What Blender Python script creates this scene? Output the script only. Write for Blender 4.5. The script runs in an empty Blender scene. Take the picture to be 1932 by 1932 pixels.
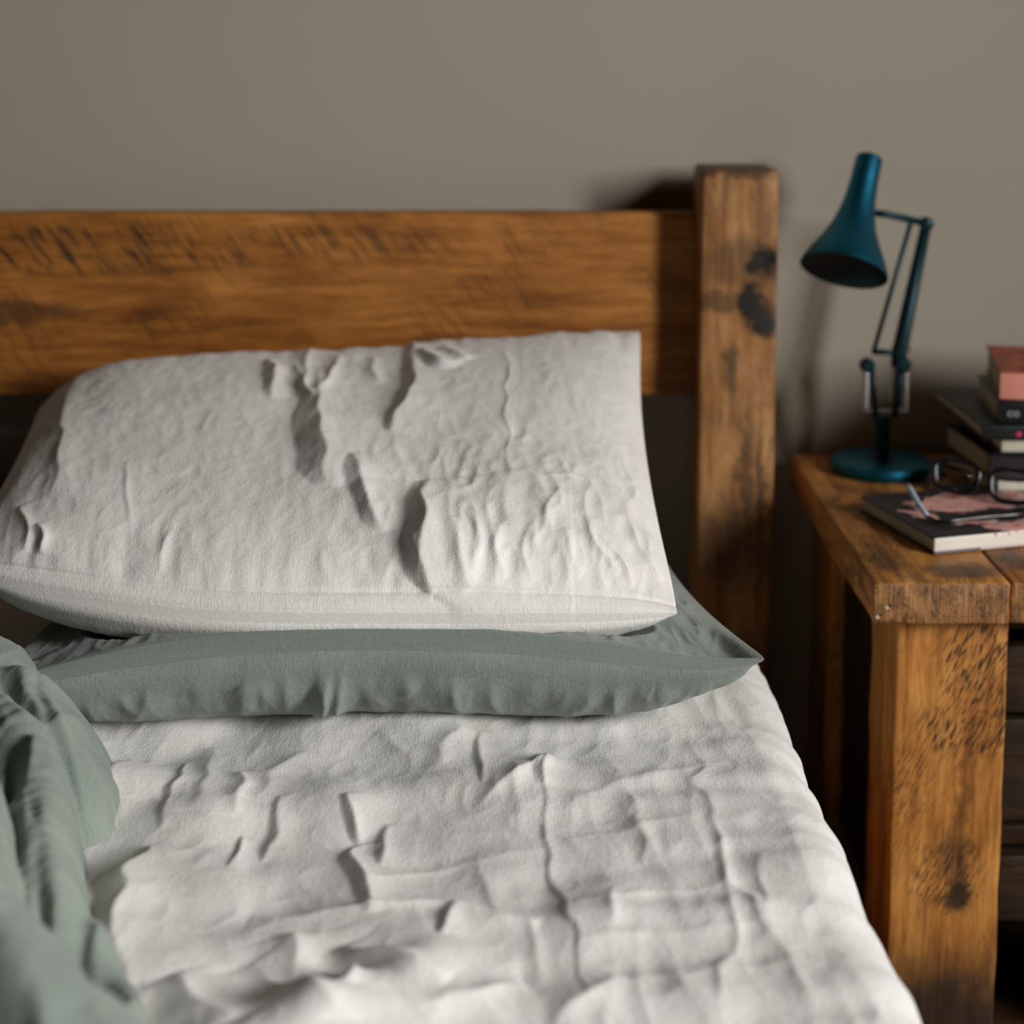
import bpy, bmesh, math, random
import numpy as np
from mathutils import Vector, Matrix

S = bpy.context.scene
COL = S.collection

# ---------------------------------------------------------------- camera
cam_d = bpy.data.cameras.new('camera')
cam = bpy.data.objects.new('camera', cam_d)
COL.objects.link(cam)
cam.location = (0, -2.19, 1.18)
cam.rotation_euler = (math.radians(90) - math.atan(377 / 3150), 0, 0)
cam_d.sensor_width = 36
cam_d.lens = 3150 / 1932 * 36
cam_d.shift_y = -546 / 1932
cam_d.clip_start = 0.05
cam_d.dof.use_dof = True
cam_d.dof.focus_distance = 1.5
cam_d.dof.aperture_fstop = 3.1
S.camera = cam

# ---------------------------------------------------------------- view, world, window light
S.view_settings.view_transform = 'Standard'
S.view_settings.look = 'None'
S.view_settings.gamma = 1
S.view_settings.use_curve_mapping = False
S.view_settings.exposure = 0.0

w = bpy.data.worlds.new('world')
S.world = w
w.use_nodes = True
w.node_tree.nodes['Background'].inputs[0].default_value = (0.95, 0.9, 0.82, 1)
w.node_tree.nodes['Background'].inputs[1].default_value = 0.003

ld = bpy.data.lights.new('window_light', 'AREA')
ld.shape = 'RECTANGLE'
ld.size = 1.3
ld.size_y = 1.5
ld.energy = 285
ld.color = (1.0, 0.995, 0.985)
lo = bpy.data.objects.new('window_light', ld)
COL.objects.link(lo)
lo.location = (2.75, -2.75, 1.95)
lo.rotation_euler = (Vector((-1.25, -4.45, 0.80)) - Vector(lo.location)).to_track_quat('-Z', 'Y').to_euler()


# ---------------------------------------------------------------- helpers: colours and nodes
def lin(r, g, b):
    f = lambda c: (c / 255 / 12.92) if c / 255 <= 0.04045 else ((c / 255 + 0.055) / 1.055) ** 2.4
    return (f(r), f(g), f(b), 1)


class NT:
    def __init__(self, name):
        self.m = bpy.data.materials.new(name)
        self.m.use_nodes = True
        self.t = self.m.node_tree
        self.bsdf = self.t.nodes['Principled BSDF']

    def n(self, kind, inputs=None, **props):
        nd = self.t.nodes.new(kind)
        for k, v in props.items():
            setattr(nd, k, v)
        for k, v in (inputs or {}).items():
            self.set(nd, k, v)
        return nd

    def set(self, nd, k, v):
        s = nd.inputs[k]
        if isinstance(v, bpy.types.NodeSocket):
            self.t.links.new(v, s)
        else:
            s.default_value = v

    def mapping(self, src, scale=(1, 1, 1), rot=(0, 0, 0), loc=(0, 0, 0)):
        return self.n('ShaderNodeMapping', {'Vector': src, 'Scale': scale, 'Rotation': rot, 'Location': loc}).outputs[0]

    def noise(self, vec, scale=1.0, detail=3.0, rough=0.55, dist=0.0):
        return self.n('ShaderNodeTexNoise', {'Vector': vec, 'Scale': scale, 'Detail': detail, 'Roughness': rough,
                                             'Distortion': dist}).outputs[0]

    def ramp(self, fac, stops, interp='LINEAR'):
        r = self.n('ShaderNodeValToRGB', {'Fac': fac})
        cr = r.color_ramp
        cr.interpolation = interp
        while len(cr.elements) < len(stops):
            cr.elements.new(0.5)
        for e, (p, c) in zip(cr.elements, stops):
            e.position = p
            e.color = c if len(c) == 4 else (*c, 1)
        return r.outputs[0]

    def step(self, v, a, b, lo=0.0, hi=1.0):
        return self.n('ShaderNodeMapRange', {'Value': v, 'From Min': a, 'From Max': b, 'To Min': lo, 'To Max': hi},
                      interpolation_type='SMOOTHSTEP').outputs[0]

    def math(self, op, a, b=0.0, clamp=False):
        nd = self.n('ShaderNodeMath', operation=op, use_clamp=clamp)
        self.set(nd, 0, a)
        self.set(nd, 1, b)
        return nd.outputs[0]

    def mix(self, fac, a, b, mode='MIX'):
        nd = self.n('ShaderNodeMix', data_type='RGBA', blend_type=mode)
        self.set(nd, 0, fac)
        self.set(nd, 6, a)
        self.set(nd, 7, b)
        return nd.outputs[2]

    def bump(self, h, strength=0.3, dist=0.001, normal=None):
        d = {'Height': h, 'Strength': strength, 'Distance': dist}
        if normal is not None:
            d['Normal'] = normal
        return self.n('ShaderNodeBump', d).outputs[0]

    def out(self, **kw):
        for k, v in kw.items():
            self.set(self.bsdf, k.replace('_', ' '), v)
        return self.m


def plain(name, col, rough=0.5, metal=0.0, spec=0.5):
    t = NT(name)
    return t.out(Base_Color=col, Roughness=rough, Metallic=metal, Specular_IOR_Level=spec)


def spots_mask(t, co, spots):
    """Stains and painted-in shade with their own place on the timber: noise-edged ellipsoids in the part's own coordinates."""
    wob = t.n('ShaderNodeTexNoise', {'Vector': co, 'Scale': 38.0, 'Detail': 5.0, 'Roughness': 0.65})
    off = t.n('ShaderNodeVectorMath', {0: wob.outputs['Color'], 1: (0.5, 0.5, 0.5)}, operation='SUBTRACT').outputs[0]
    off = t.n('ShaderNodeVectorMath', {0: off, 'Scale': 0.05}, operation='SCALE').outputs[0]
    wc = t.n('ShaderNodeVectorMath', {0: co, 1: off}, operation='ADD').outputs[0]
    m = None
    for (c, r, s) in spots:
        d = t.n('ShaderNodeVectorMath', {0: wc, 1: c}, operation='SUBTRACT').outputs[0]
        d = t.n('ShaderNodeVectorMath', {0: d, 1: tuple(1 / q for q in r)}, operation='MULTIPLY').outputs[0]
        L = t.n('ShaderNodeVectorMath', {0: d}, operation='LENGTH').outputs[1]
        v = t.step(L, 1.15, 0.45, 0.0, s)
        m = v if m is None else t.math('MAXIMUM', m, v)
    return m


def wood(name, axis, cols, seed=0, end=False, stain=0.5, saw=0.0, saw_rot=0.6, spots=None, saw_spots=None, saw_scale=1.0, rough=0.5, gloss=0.35,
         orange=0.3):
    """axis: 0 x, 1 y, 2 z - the way the grain runs. cols: dark, mid, light."""
    t = NT(name)
    co = t.n('ShaderNodeTexCoord').outputs['Object']
    co = t.mapping(co, loc=(0, 0, 0))
    sc = [1, 1, 1]
    sc[axis] = 0.09
    g1 = t.noise(t.mapping(co, tuple(95 * s for s in sc), loc=(seed, seed * 2, 3)), 1, 7, 0.62, 0.6)
    g2 = t.noise(t.mapping(co, tuple(420 * s for s in sc), loc=(seed * 3, 1, 3)), 1, 3, 0.6)
    big = t.noise(t.mapping(co, tuple(16 * (1 if s == 1 else 0.35) for s in sc), loc=(seed * 5, 7, seed)), 1, 4, 0.6, 0.3)
    dark, mid, light = cols
    f = t.math('ADD', t.math('MULTIPLY', g1, 0.55), t.math('MULTIPLY', big, 0.5))
    c = t.ramp(f, [(0.33, dark), (0.5, mid), (0.68, light)])
    # warmer, redder runs of grain
    red = t.step(t.noise(t.mapping(co, tuple(22 * (1 if s == 1 else 0.12) for s in sc), loc=(1, seed, 9)), 1, 3), 0.5, 0.72)
    c = t.mix(t.math('MULTIPLY', red, orange), c, (0.20, 0.055, 0.012, 1))
    c = t.mix(t.step(g2, 0.42, 0.3, 0, 0.4), c, dark)
    # dark wax stains, joined by the placed stains and painted shade
    st = t.noise(t.mapping(co, tuple(13 * (1 if s == 1 else 0.5) for s in sc), loc=(seed, 11, seed * 4)), 1, 6, 0.68, 0.8)
    m = t.step(st, 0.55, 0.72, 0, stain)
    if spots:
        m = t.math('MAXIMUM', m, spots_mask(t, co, spots))
    c = t.mix(m, c, (0.018, 0.013, 0.009, 1))
    h = t.math('ADD', t.math('MULTIPLY', g1, 0.6), t.math('MULTIPLY', g2, 0.4))
    if saw > 0:
        rot = [0, 0, 0]
        plane = 1 if axis != 1 else 2
        rot[plane] = saw_rot
        s3 = [430 * saw_scale, 430 * saw_scale, 430 * saw_scale]
        s3[axis] = 52 * saw_scale
        if plane != axis:
            sm = t.noise(t.mapping(t.mapping(co, rot=tuple(rot)), tuple(s3), loc=(seed, 2, 1)), 1, 2.5, 0.6)
        area = t.noise(t.mapping(co, (9, 9, 9), loc=(seed * 2, 5, 8)), 1, 3)
        area = t.step(area, 0.42, 0.62)
        if saw_spots:
            area = t.math('MAXIMUM', t.math('MULTIPLY', area, 0.35), spots_mask(t, co, saw_spots))
        sm = t.math('MULTIPLY', t.step(sm, 0.47, 0.6), area)
        c = t.mix(t.math('MULTIPLY', sm, saw), c, (0.022, 0.015, 0.010, 1))
        h = t.math('SUBTRACT', h, t.math('MULTIPLY', sm, 0.6))
    if end:
        nz = t.n('ShaderNodeSeparateXYZ', {0: t.n('ShaderNodeTexCoord').outputs['Normal']}).outputs[axis]
        em = t.step(t.math('ABSOLUTE', nz), 0.75, 0.9)
        st1 = t.noise(t.mapping(co, (330, 1, 28), loc=(seed, 0, 2)), 1, 5, 0.65, 0.4)
        st2 = t.noise(t.mapping(co, (420, 1, 260), loc=(seed, 3, 2)), 1, 4, 0.6)
        st3 = t.noise(t.mapping(co, (42, 1, 30), loc=(seed, 3, 7)), 1, 4, 0.6, 0.6)
        ec = t.ramp(t.math('ADD', t.math('MULTIPLY', st1, 0.5), t.math('MULTIPLY', st3, 0.5)),
                    [(0.36, lin(66, 44, 26)), (0.5, lin(146, 102, 60)), (0.66, lin(192, 144, 92))])
        ec = t.mix(t.math('MULTIPLY', t.step(st2, 0.52, 0.66), t.step(st3, 0.62, 0.42)), ec, (0.03, 0.02, 0.012, 1))
        c = t.mix(em, c, ec)
        h = t.math('ADD', h, t.math('MULTIPLY', em, t.math('ADD', st1, st2)))
    rg = t.math('ADD', t.math('MULTIPLY', g1, 0.25), rough - 0.12)
    return t.out(Base_Color=c, Roughness=rg, Specular_IOR_Level=gloss, Normal=t.bump(h, 0.5, 0.0012))


def cloth_mat(name, col, col2, crinkle=0.6, weave=0.5, sheen=0.15):
    """Washed linen: slubby threads both ways and a fine crumple, on the cloth's own UV (metres)."""
    t = NT(name)
    uv = t.n('ShaderNodeUVMap', uv_map='UVMap').outputs[0]
    a = t.noise(t.mapping(uv, (900, 70, 1)), 1, 2, 0.6)
    b = t.noise(t.mapping(uv, (70, 900, 1)), 1, 2, 0.6)
    wv = t.math('ADD', a, b)
    oc = t.n('ShaderNodeTexCoord').outputs['Object']
    cr = t.noise(oc, 210, 4, 0.6, 0.5)
    cr2 = t.noise(t.mapping(oc, (75, 50, 60)), 1, 4, 0.62, 1.2)
    rid = t.math('ABSOLUTE', t.math('SUBTRACT', cr2, 0.5))
    blot = t.noise(uv, 14, 4, 0.6)
    c = t.mix(t.step(t.math('ADD', t.math('MULTIPLY', wv, 0.35), t.math('MULTIPLY', blot, 0.65)), 0.5, 0.85), col2, col)
    n1 = t.bump(rid, 0.3 * crinkle, 0.004)
    n1 = t.bump(cr, 0.5 * crinkle, 0.0022, n1)
    n2 = t.bump(wv, weave, 0.0006, n1)
    return t.out(Base_Color=c, Roughness=0.92, Specular_IOR_Level=0.12, Sheen_Weight=sheen, Sheen_Roughness=0.5, Normal=n2)


# ---------------------------------------------------------------- helpers: meshes and objects
def link(name, verts, faces, mat, parent=None, loc=None, smooth=True, uv=None):
    me = bpy.data.meshes.new(name)
    if isinstance(verts, np.ndarray):
        nv, nf = len(verts), len(faces)
        k = faces.shape[1]
        me.vertices.add(nv)
        me.vertices.foreach_set('co', verts.astype(np.float32).ravel())
        me.loops.add(nf * k)
        me.loops.foreach_set('vertex_index', faces.astype(np.int32).ravel())
        me.polygons.add(nf)
        me.polygons.foreach_set('loop_start', np.arange(0, nf * k, k, dtype=np.int32))
        me.polygons.foreach_set('loop_total', np.full(nf, k, dtype=np.int32))
        me.update(calc_edges=True)
        me.validate()
        if uv is not None:
            l = me.uv_layers.new(name='UVMap')
            l.data.foreach_set('uv', uv[faces.ravel()].astype(np.float32).ravel())
    else:
        me.from_pydata([tuple(v) for v in verts], [], faces)
    me.update()
    if smooth:
        me.polygons.foreach_set('use_smooth', np.ones(len(me.polygons), dtype=bool))
    o = bpy.data.objects.new(name, me)
    if mat:
        me.materials.append(mat)
    COL.objects.link(o)
    if parent:
        o.parent = parent
    if loc is not None:
        o.location = loc
    return o


def empty(name, label, cat, loc=(0, 0, 0), rz=0.0, group=None):
    o = bpy.data.objects.new(name, None)
    o.empty_display_size = 0.05
    COL.objects.link(o)
    o.location = loc
    o.rotation_euler = (0, 0, rz)
    tag(o, label, cat, group)
    return o


def tag(o, label=None, cat=None, group=None, kind=None):
    if label: o['label'] = label
    if cat: o['category'] = cat
    if group: o['group'] = group
    if kind: o['kind'] = kind
    return o


rs = np.random.RandomState(7)


def block(name, size, mat, parent=None, loc=(0, 0, 0), r=0.004, seg=(2, 2, 2), wob=0.0, seed=1, rot=None):
    """A rounded box with worn, slightly uneven faces, centred on its own origin."""
    hx, hy, hz = [s / 2 for s in size]
    V, Fc = [], []

    def coords(h, n):
        # extra loops inside the rounding, then even steps over the flat
        e = [-h, -h + r * 0.3, -h + r]
        m = list(np.linspace(-h + r, h - r, n + 1)[1:-1])
        return np.array(e + m + [h - r, h - r * 0.3, h])
    ax = [coords(hx, seg[0]), coords(hy, seg[1]), coords(hz, seg[2])]
    verts, faces, index = [], [], {}

    def vid(i, j, k):
        key = (i, j, k)
        if key not in index:
            index[key] = len(verts)
            verts.append((ax[0][i], ax[1][j], ax[2][k]))
        return index[key]
    nx, ny, nz = [len(a) for a in ax]
    for i in range(nx - 1):
        for j in range(ny - 1):
            faces.append((vid(i, j, 0), vid(i, j + 1, 0), vid(i + 1, j + 1, 0), vid(i + 1, j, 0)))
            faces.append((vid(i, j, nz - 1), vid(i + 1, j, nz - 1), vid(i + 1, j + 1, nz - 1), vid(i, j + 1, nz - 1)))
    for i in range(nx - 1):
        for k in range(nz - 1):
            faces.append((vid(i, 0, k), vid(i + 1, 0, k), vid(i + 1, 0, k + 1), vid(i, 0, k + 1)))
            faces.append((vid(i, ny - 1, k), vid(i, ny - 1, k + 1), vid(i + 1, ny - 1, k + 1), vid(i + 1, ny - 1, k)))
    for j in range(ny - 1):
        for k in range(nz - 1):
            faces.append((vid(0, j, k), vid(0, j, k + 1), vid(0, j + 1, k + 1), vid(0, j + 1, k)))
            faces.append((vid(nx - 1, j, k), vid(nx - 1, j + 1, k), vid(nx - 1, j + 1, k + 1), vid(nx - 1, j, k + 1)))
    v = np.array(verts)
    inner = np.clip(v, [-hx + r, -hy + r, -hz + r], [hx - r, hy - r, hz - r])
    d = v - inner
    L = np.linalg.norm(d, axis=1, keepdims=True)
    v = inner + d / np.maximum(L, 1e-9) * r
    if wob:
        q = np.random.RandomState(seed)
        for _ in range(10):
            k = q.normal(0, 1, 3) * q.choice([25, 60, 130])
            v = v + wob * q.normal(0, 0.35, 3) * np.sin(v @ k + q.uniform(0, 6))[:, None]
    o = link(name, v, np.array(faces), mat, parent, loc)
    if rot:
        o.rotation_euler = rot
    return o


def frames(pts):
    pts = [Vector(p) for p in pts]
    tan = []
    for i in range(len(pts)):
        a = pts[max(i - 1, 0)]
        b = pts[min(i + 1, len(pts) - 1)]
        tan.append((b - a).normalized())
    up = Vector((0, 0, 1)) if abs(tan[0].z) < 0.9 else Vector((0, 1, 0))
    n = (up - tan[0] * up.dot(tan[0])).normalized()
    out = []
    for i, t in enumerate(tan):
        if i:
            n = (n - t * n.dot(t)).normalized()
        out.append((pts[i], t, n, t.cross(n)))
    return out


def tube_geo(pts, rad, seg=12, closed=False, squash=(1, 1)):
    rads = rad if isinstance(rad, (list, tuple)) else [rad] * len(pts)
    V, Fc = [], []
    if closed:
        P = [Vector(p) for p in pts]
        n = len(P)
        nrm = Vector((0, 0, 0))
        for i in range(n):
            nrm += P[i].cross(P[(i + 1) % n])
        nrm.normalize()
        fr = []
        for i in range(n):
            t = (P[(i + 1) % n] - P[i - 1]).normalized()
            fr.append((P[i], t, nrm, t.cross(nrm)))
    else:
        fr = frames(pts)
    for (p, t, a, b), r in zip(fr, rads):
        for k in range(seg):
            th = 2 * math.pi * k / seg
            V.append(p + a * (r * squash[0] * math.cos(th)) + b * (r * squash[1] * math.sin(th)))
    n = len(fr)
    for i in range(n if closed else n - 1):
        j = (i + 1) % n
        for k in range(seg):
            k2 = (k + 1) % seg
            Fc.append((i * seg + k, i * seg + k2, j * seg + k2, j * seg + k))
    if not closed:
        Fc.append(tuple(range(seg - 1, -1, -1)))
        Fc.append(tuple((n - 1) * seg + k for k in range(seg)))
    return V, Fc


def tube(name, pts, rad, mat, parent=None, seg=12, closed=False, squash=(1, 1)):
    V, Fc = tube_geo(pts, rad, seg, closed, squash)
    return link(name, V, Fc, mat, parent)


def lathe(name, prof, mat, parent=None, origin=(0, 0, 0), axis=(0, 0, 1), seg=40):
    """prof: (radius, height) pairs turned about an axis."""
    q = Vector((0, 0, 1)).rotation_difference(Vector(axis).normalized())
    V, Fc = [], []
    for r, h in prof:
        for k in range(seg):
            a = 2 * math.pi * k / seg
            V.append(q @ Vector((r * math.cos(a), r * math.sin(a), h)) + Vector(origin))
    for i in range(len(prof) - 1):
        for k in range(seg):
            k2 = (k + 1) % seg
            Fc.append((i * seg + k, i * seg + k2, (i + 1) * seg + k2, (i + 1) * seg + k))
    if prof[0][0] > 1e-4:
        Fc.append(tuple(range(seg - 1, -1, -1)))
    if prof[-1][0] > 1e-4:
        Fc.append(tuple((len(prof) - 1) * seg + k for k in range(seg)))
    o = link(name, V, Fc, mat, parent)
    o.data.set_sharp_from_angle(angle=math.radians(38))
    return o


def spline(pts, n):
    """Catmull-Rom through the points."""
    P = np.array(pts, float)
    P = np.vstack([2 * P[0] - P[1], P, 2 * P[-1] - P[-2]])
    m = len(P) - 3
    out = []
    for s in np.linspace(0, m - 1e-6, n):
        i = int(s)
        t = s - i
        p0, p1, p2, p3 = P[i:i + 4]
        out.append(0.5 * (2 * p1 + (p2 - p0) * t + (2 * p0 - 5 * p1 + 4 * p2 - p3) * t * t + (3 * p1 - p0 - 3 * p2 + p3) * t ** 3))
    return np.array(out)


# ================================================================ the room
wt = NT('wall_paint')
wco = wt.n('ShaderNodeTexCoord').outputs['Object']
wn = wt.noise(wco, 260, 3, 0.6)
wb = wt.noise(wco, 2.2, 3, 0.5)
wc = wt.mix(wb, lin(162, 153, 138), lin(168, 159, 144))
M_wall = wt.out(Base_Color=wc, Roughness=0.85, Specular_IOR_Level=0.2, Normal=wt.bump(wn, 0.15, 0.0006))
o = block('wall_back', (6.0, 0.12, 2.7), M_wall, None, (0, 0.06, 1.35), 0.002)
tag(o, kind='structure')
M_floor = wood('floor_boards', 0, (lin(30, 20, 12), lin(58, 38, 22), lin(80, 54, 32)), 3, False, 0.3)
o = block('floor', (6.0, 4.6, 0.05), M_floor, None, (0, -2.18, -0.025), 0.002)
tag(o, kind='structure')

# ================================================================ timber
PINE = (lin(80, 50, 24), lin(158, 108, 58), lin(202, 152, 98))
RAIL = (lin(84, 47, 16), lin(152, 94, 36), lin(190, 126, 60))
M_post = wood('post_timber', 2, PINE, 1.3, False, 0.45, 0.25, 0.5,
              spots=[((0.026, -0.05, 0.385), (0.022, 0.08, 0.028), 1.0), ((0.014, -0.05, 0.335), (0.022, 0.08, 0.034), 1.0),
                     ((0.032, -0.05, 0.312), (0.022, 0.08, 0.026), 1.0), ((0.0, -0.05, 0.385), (0.06, 0.08, 0.035), 0.5),
                     ((0.012, -0.05, 0.11), (0.010, 0.08, 0.10), 0.6), ((0.03, -0.05, 0.06), (0.009, 0.08, 0.12), 0.65),
                     ((-0.026, -0.05, 0.335), (0.03, 0.08, 0.02), 0.6), ((-0.01, -0.05, 0.25), (0.012, 0.08, 0.04), 0.5),
                     ((0.0, 0, 0.5), (0.12, 0.12, 0.012), 0.75), ((0.0, -0.05, 0.02), (0.06, 0.08, 0.06), 0.55)])
M_rail = wood('rail_timber', 0, RAIL, 4.1, False, 0.3, 0.9, -0.95, orange=0.4, saw_scale=0.27,
              spots=[((-0.22, -0.02, -0.01), (0.12, 0.06, 0.02), 0.55), ((-0.6, -0.02, 0.03), (0.16, 0.06, 0.05), 0.35)],
              saw_spots=[((-0.12, -0.02, 0.075), (0.36, 0.06, 0.035), 0.9), ((0.2, -0.02, 0.08), (0.2, 0.06, 0.03), 0.6)])
M_side = wood('bed_side_timber', 1, RAIL, 2.2, False, 0.4)

bed = empty('bed', 'chunky waxed reclaimed pine bed frame with broad headboard rail against the wall', 'bed', (-0.43, -1.0, 0))
bx, by = -0.43, -1.0
# right hand post (in view) and its twin at the far side of the bed
block('post', (0.096, 0.098, 1.0), M_post, bed, (0.282 - bx, -0.091 - by, 0.5), 0.006, (4, 4, 24), 0.0005, 3)
block('post', (0.096, 0.098, 1.0), M_post, bed, (-1.142 - bx, -0.091 - by, 0.5), 0.006, (4, 4, 24), 0.0005, 5)
block('headboard_rail', (1.336, 0.036, 0.237), M_rail, bed, (-0.43 - bx, -0.066 - by, 0.822), 0.006, (40, 2, 8), 0.0005, 4)
block('side_rail', (0.032, 1.85, 0.16), M_side, bed, (0.276 - bx, -1.05 - by, 0.30), 0.004, (2, 30, 4), 0.0005, 6)
block('side_rail', (0.032, 1.85, 0.16), M_side, bed, (-1.136 - bx, -1.05 - by, 0.30), 0.004, (2, 30, 4), 0.0005, 7)
for k in range(5):
    block('slat', (1.38, 0.09, 0.018), M_side, bed, (-0.43 - bx, -0.35 - k * 0.34 - by, 0.285), 0.003)
for sx in (0.276, -1.136):
    block('foot_post', (0.08, 0.08, 0.42), M_side, bed, (sx - bx, -2.0 - by + 0.02, 0.21), 0.005)

M_tick = plain('mattress_ticking', lin(196, 192, 184), 0.9, spec=0.1)
o = block('mattress', (1.22, 1.80, 0.215), M_tick, None, (-0.455, -1.05, 0.4025), 0.035, (6, 6, 4))
tag(o, 'pale mattress lying on the pine bed frame under the off-white sheet', 'mattress')

# ================================================================ cloth
#CLOTH-BEGIN
def smooth01(x):
    x = np.clip(x, 0, 1)
    return x * x * (3 - 2 * x)


class Field:
    """A smooth random height over a rectangle, correlation lengths in metres, unit spread."""
    def __init__(self, w, h, lx, ly, seed, dx=0.0025, band=0.0, ang=0.0):
        self.dx = dx
        nx, ny = int(w / dx) + 8, int(h / dx) + 8
        q = np.random.RandomState(seed)
        n = q.normal(0, 1, (ny, nx))
        ky = np.fft.fftfreq(ny, dx)[:, None] * 2 * np.pi
        kx = np.fft.fftfreq(nx, dx)[None, :] * 2 * np.pi
        c, s = math.cos(ang), math.sin(ang)
        ka, kb = kx * c + ky * s, -kx * s + ky * c
        k2 = (ka * lx) ** 2 + (kb * ly) ** 2
        k = np.sqrt(k2)
        f = np.exp(-0.5 * ((k - 1) / band) ** 2) if band else np.exp(-k2 / 4)
        g = np.real(np.fft.ifft2(np.fft.fft2(n) * f))
        self.g = g / g.std()

    def __call__(self, x, y):
        ny, nx = self.g.shape
        X = np.clip(x / self.dx, 0, nx - 2.001)
        Y = np.clip(y / self.dx, 0, ny - 2.001)
        i, j = X.astype(int), Y.astype(int)
        a, b = X - i, Y - j
        g = self.g
        return (g[j, i] * (1 - a) * (1 - b) + g[j, i + 1] * a * (1 - b) + g[j + 1, i] * (1 - a) * b + g[j + 1, i + 1] * a * b)


def fold(X, Y, line, amp, wl, wr, valley=0.0, taper=0.6, n=28, p=1.1):
    """Height of one fold: a crest along a line, wl wide on the left of its direction, wr on the right."""
    P = spline(line, n)
    out = np.zeros_like(X)
    R = 3.2 * max(wl, wr)
    m = (X > P[:, 0].min() - R) & (X < P[:, 0].max() + R) & (Y > P[:, 1].min() - R) & (Y < P[:, 1].max() + R)
    if not m.any():
        return out
    x, y = X[m], Y[m]
    best = np.full(x.shape, 1e9)
    sd = np.zeros_like(x)
    ss = np.zeros_like(x)
    for i in range(n - 1):
        a, b = P[i], P[i + 1]
        d = b - a
        L = d @ d + 1e-12
        t = np.clip(((x - a[0]) * d[0] + (y - a[1]) * d[1]) / L, 0, 1)
        ex, ey = x - a[0] - t * d[0], y - a[1] - t * d[1]
        q = np.hypot(ex, ey)
        k = q < best
        best[k] = q[k]
        sg = np.sign(d[0] * (y - a[1]) - d[1] * (x - a[0]))
        sd[k] = (q * sg)[k]
        ss[k] = ((i + t) / (n - 1))[k]
    env = np.clip(np.sin(np.pi * np.clip(ss, 0.0, 1)), 0, 1) ** taper
    left = sd > 0
    d = np.abs(sd)
    ds = np.sqrt(d * d + 0.0011 ** 2) - 0.0011
    pr = np.where(left, np.exp(-(ds / wl) ** p), np.exp(-(ds / wr) ** p))
    if valley < 0:
        # a flat steep flank down to a sharp valley line, narrowing to both ends
        wf = wl * (0.3 + 0.7 * env)
        tl = np.clip(1 - d / wf, 0, 1)
        pr = np.where(left, tl, np.exp(-(ds / wr)))
    elif valley:
        pr = pr - valley * np.where(left, np.exp(-((d - 1.9 * wl) / (0.9 * wl)) ** 2), 0)
    out[m] = amp * env * pr
    return out


def pillow_uv(n):
    s = np.linspace(-1, 1, n)
    return s * (1.42 - 0.42 * s * s)


class Pillow:
    def __init__(self, nu, nv, hx, hy, Tt, Tb, ax=3.0, ay=3.0, bt=0.55, bb=0.55, kx=0.05, ky=0.06, rnd=0.0, blunt=0.01):
        u, v = np.meshgrid(pillow_uv(nu), pillow_uv(nv))
        self.nu, self.nv, self.u, self.v, self.hx, self.hy = nu, nv, u, v, hx, hy
        self.px = hx * u * (1 - kx * (1 - v ** 2) * np.abs(u) ** 2)
        self.py = hy * v * (1 - ky * (1 - u ** 2) * np.abs(v) ** 2)
        cn = 1 - blunt * np.abs(u * v) ** 9 * np.where((u < 0) & (v > 0), 4, 1)          # corners are blunt
        self.px, self.py = self.px * cn, self.py * cn
        # the stitched seam stands a little proud all round
        self.px = self.px + rnd * np.sign(u) * np.exp(-((1 - np.abs(u)) * hx / 0.0035) ** 2)
        self.py = self.py + rnd * np.sign(v) * np.exp(-((1 - np.abs(v)) * hy / 0.0035) ** 2)
        eu, ev = np.clip(1 - np.abs(u) ** ax, 0, 1), np.clip(1 - np.abs(v) ** ay, 0, 1)
        self.top = Tt * (eu * ev) ** bt
        self.bot = -Tb * (eu * ev) ** bb
        self.edge = 1 - np.maximum(np.abs(u), np.abs(v))

    def shell(self, tp, bp):
        """tp, bp: (nv, nu, 3) points of the two faces; the rim is shared."""
        nu, nv = self.nu, self.nv
        idx = np.arange(nu * nv).reshape(nv, nu)
        rim = np.zeros((nv, nu), bool)
        rim[0], rim[-1], rim[:, 0], rim[:, -1] = True, True, True, True
        bidx = np.full((nv, nu), -1)
        bidx[rim] = idx[rim]
        inner = ~rim
        bidx[inner] = nu * nv + np.arange(inner.sum())
        V = np.vstack([tp.reshape(-1, 3), bp[inner]])
        q = lambda I: np.stack([I[:-1, :-1], I[:-1, 1:], I[1:, 1:], I[1:, :-1]], -1).reshape(-1, 4)
        Fc = np.vstack([q(idx), q(bidx)[:, ::-1]])
        uv = np.vstack([arc_uv(tp).reshape(-1, 2), arc_uv(bp)[inner] + 1.37])
        return V, Fc, uv


def arc_uv(P):
    """Cloth coordinates in metres: length along the rows and along the columns."""
    out = []
    for a in (1, 0):
        L = np.linalg.norm(np.diff(P, axis=a), axis=2)
        L = np.insert(np.cumsum(L, axis=a), 0, 0, axis=a)
        mid = np.take(L, [L.shape[a] // 2], axis=a)
        out.append(L - mid)
    return np.stack(out, -1)


def normals(P):
    du = np.gradient(P, axis=1)
    dv = np.gradient(P, axis=0)
    n = np.cross(du, dv)
    return n / np.maximum(np.linalg.norm(n, axis=2, keepdims=True), 1e-12)


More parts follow.
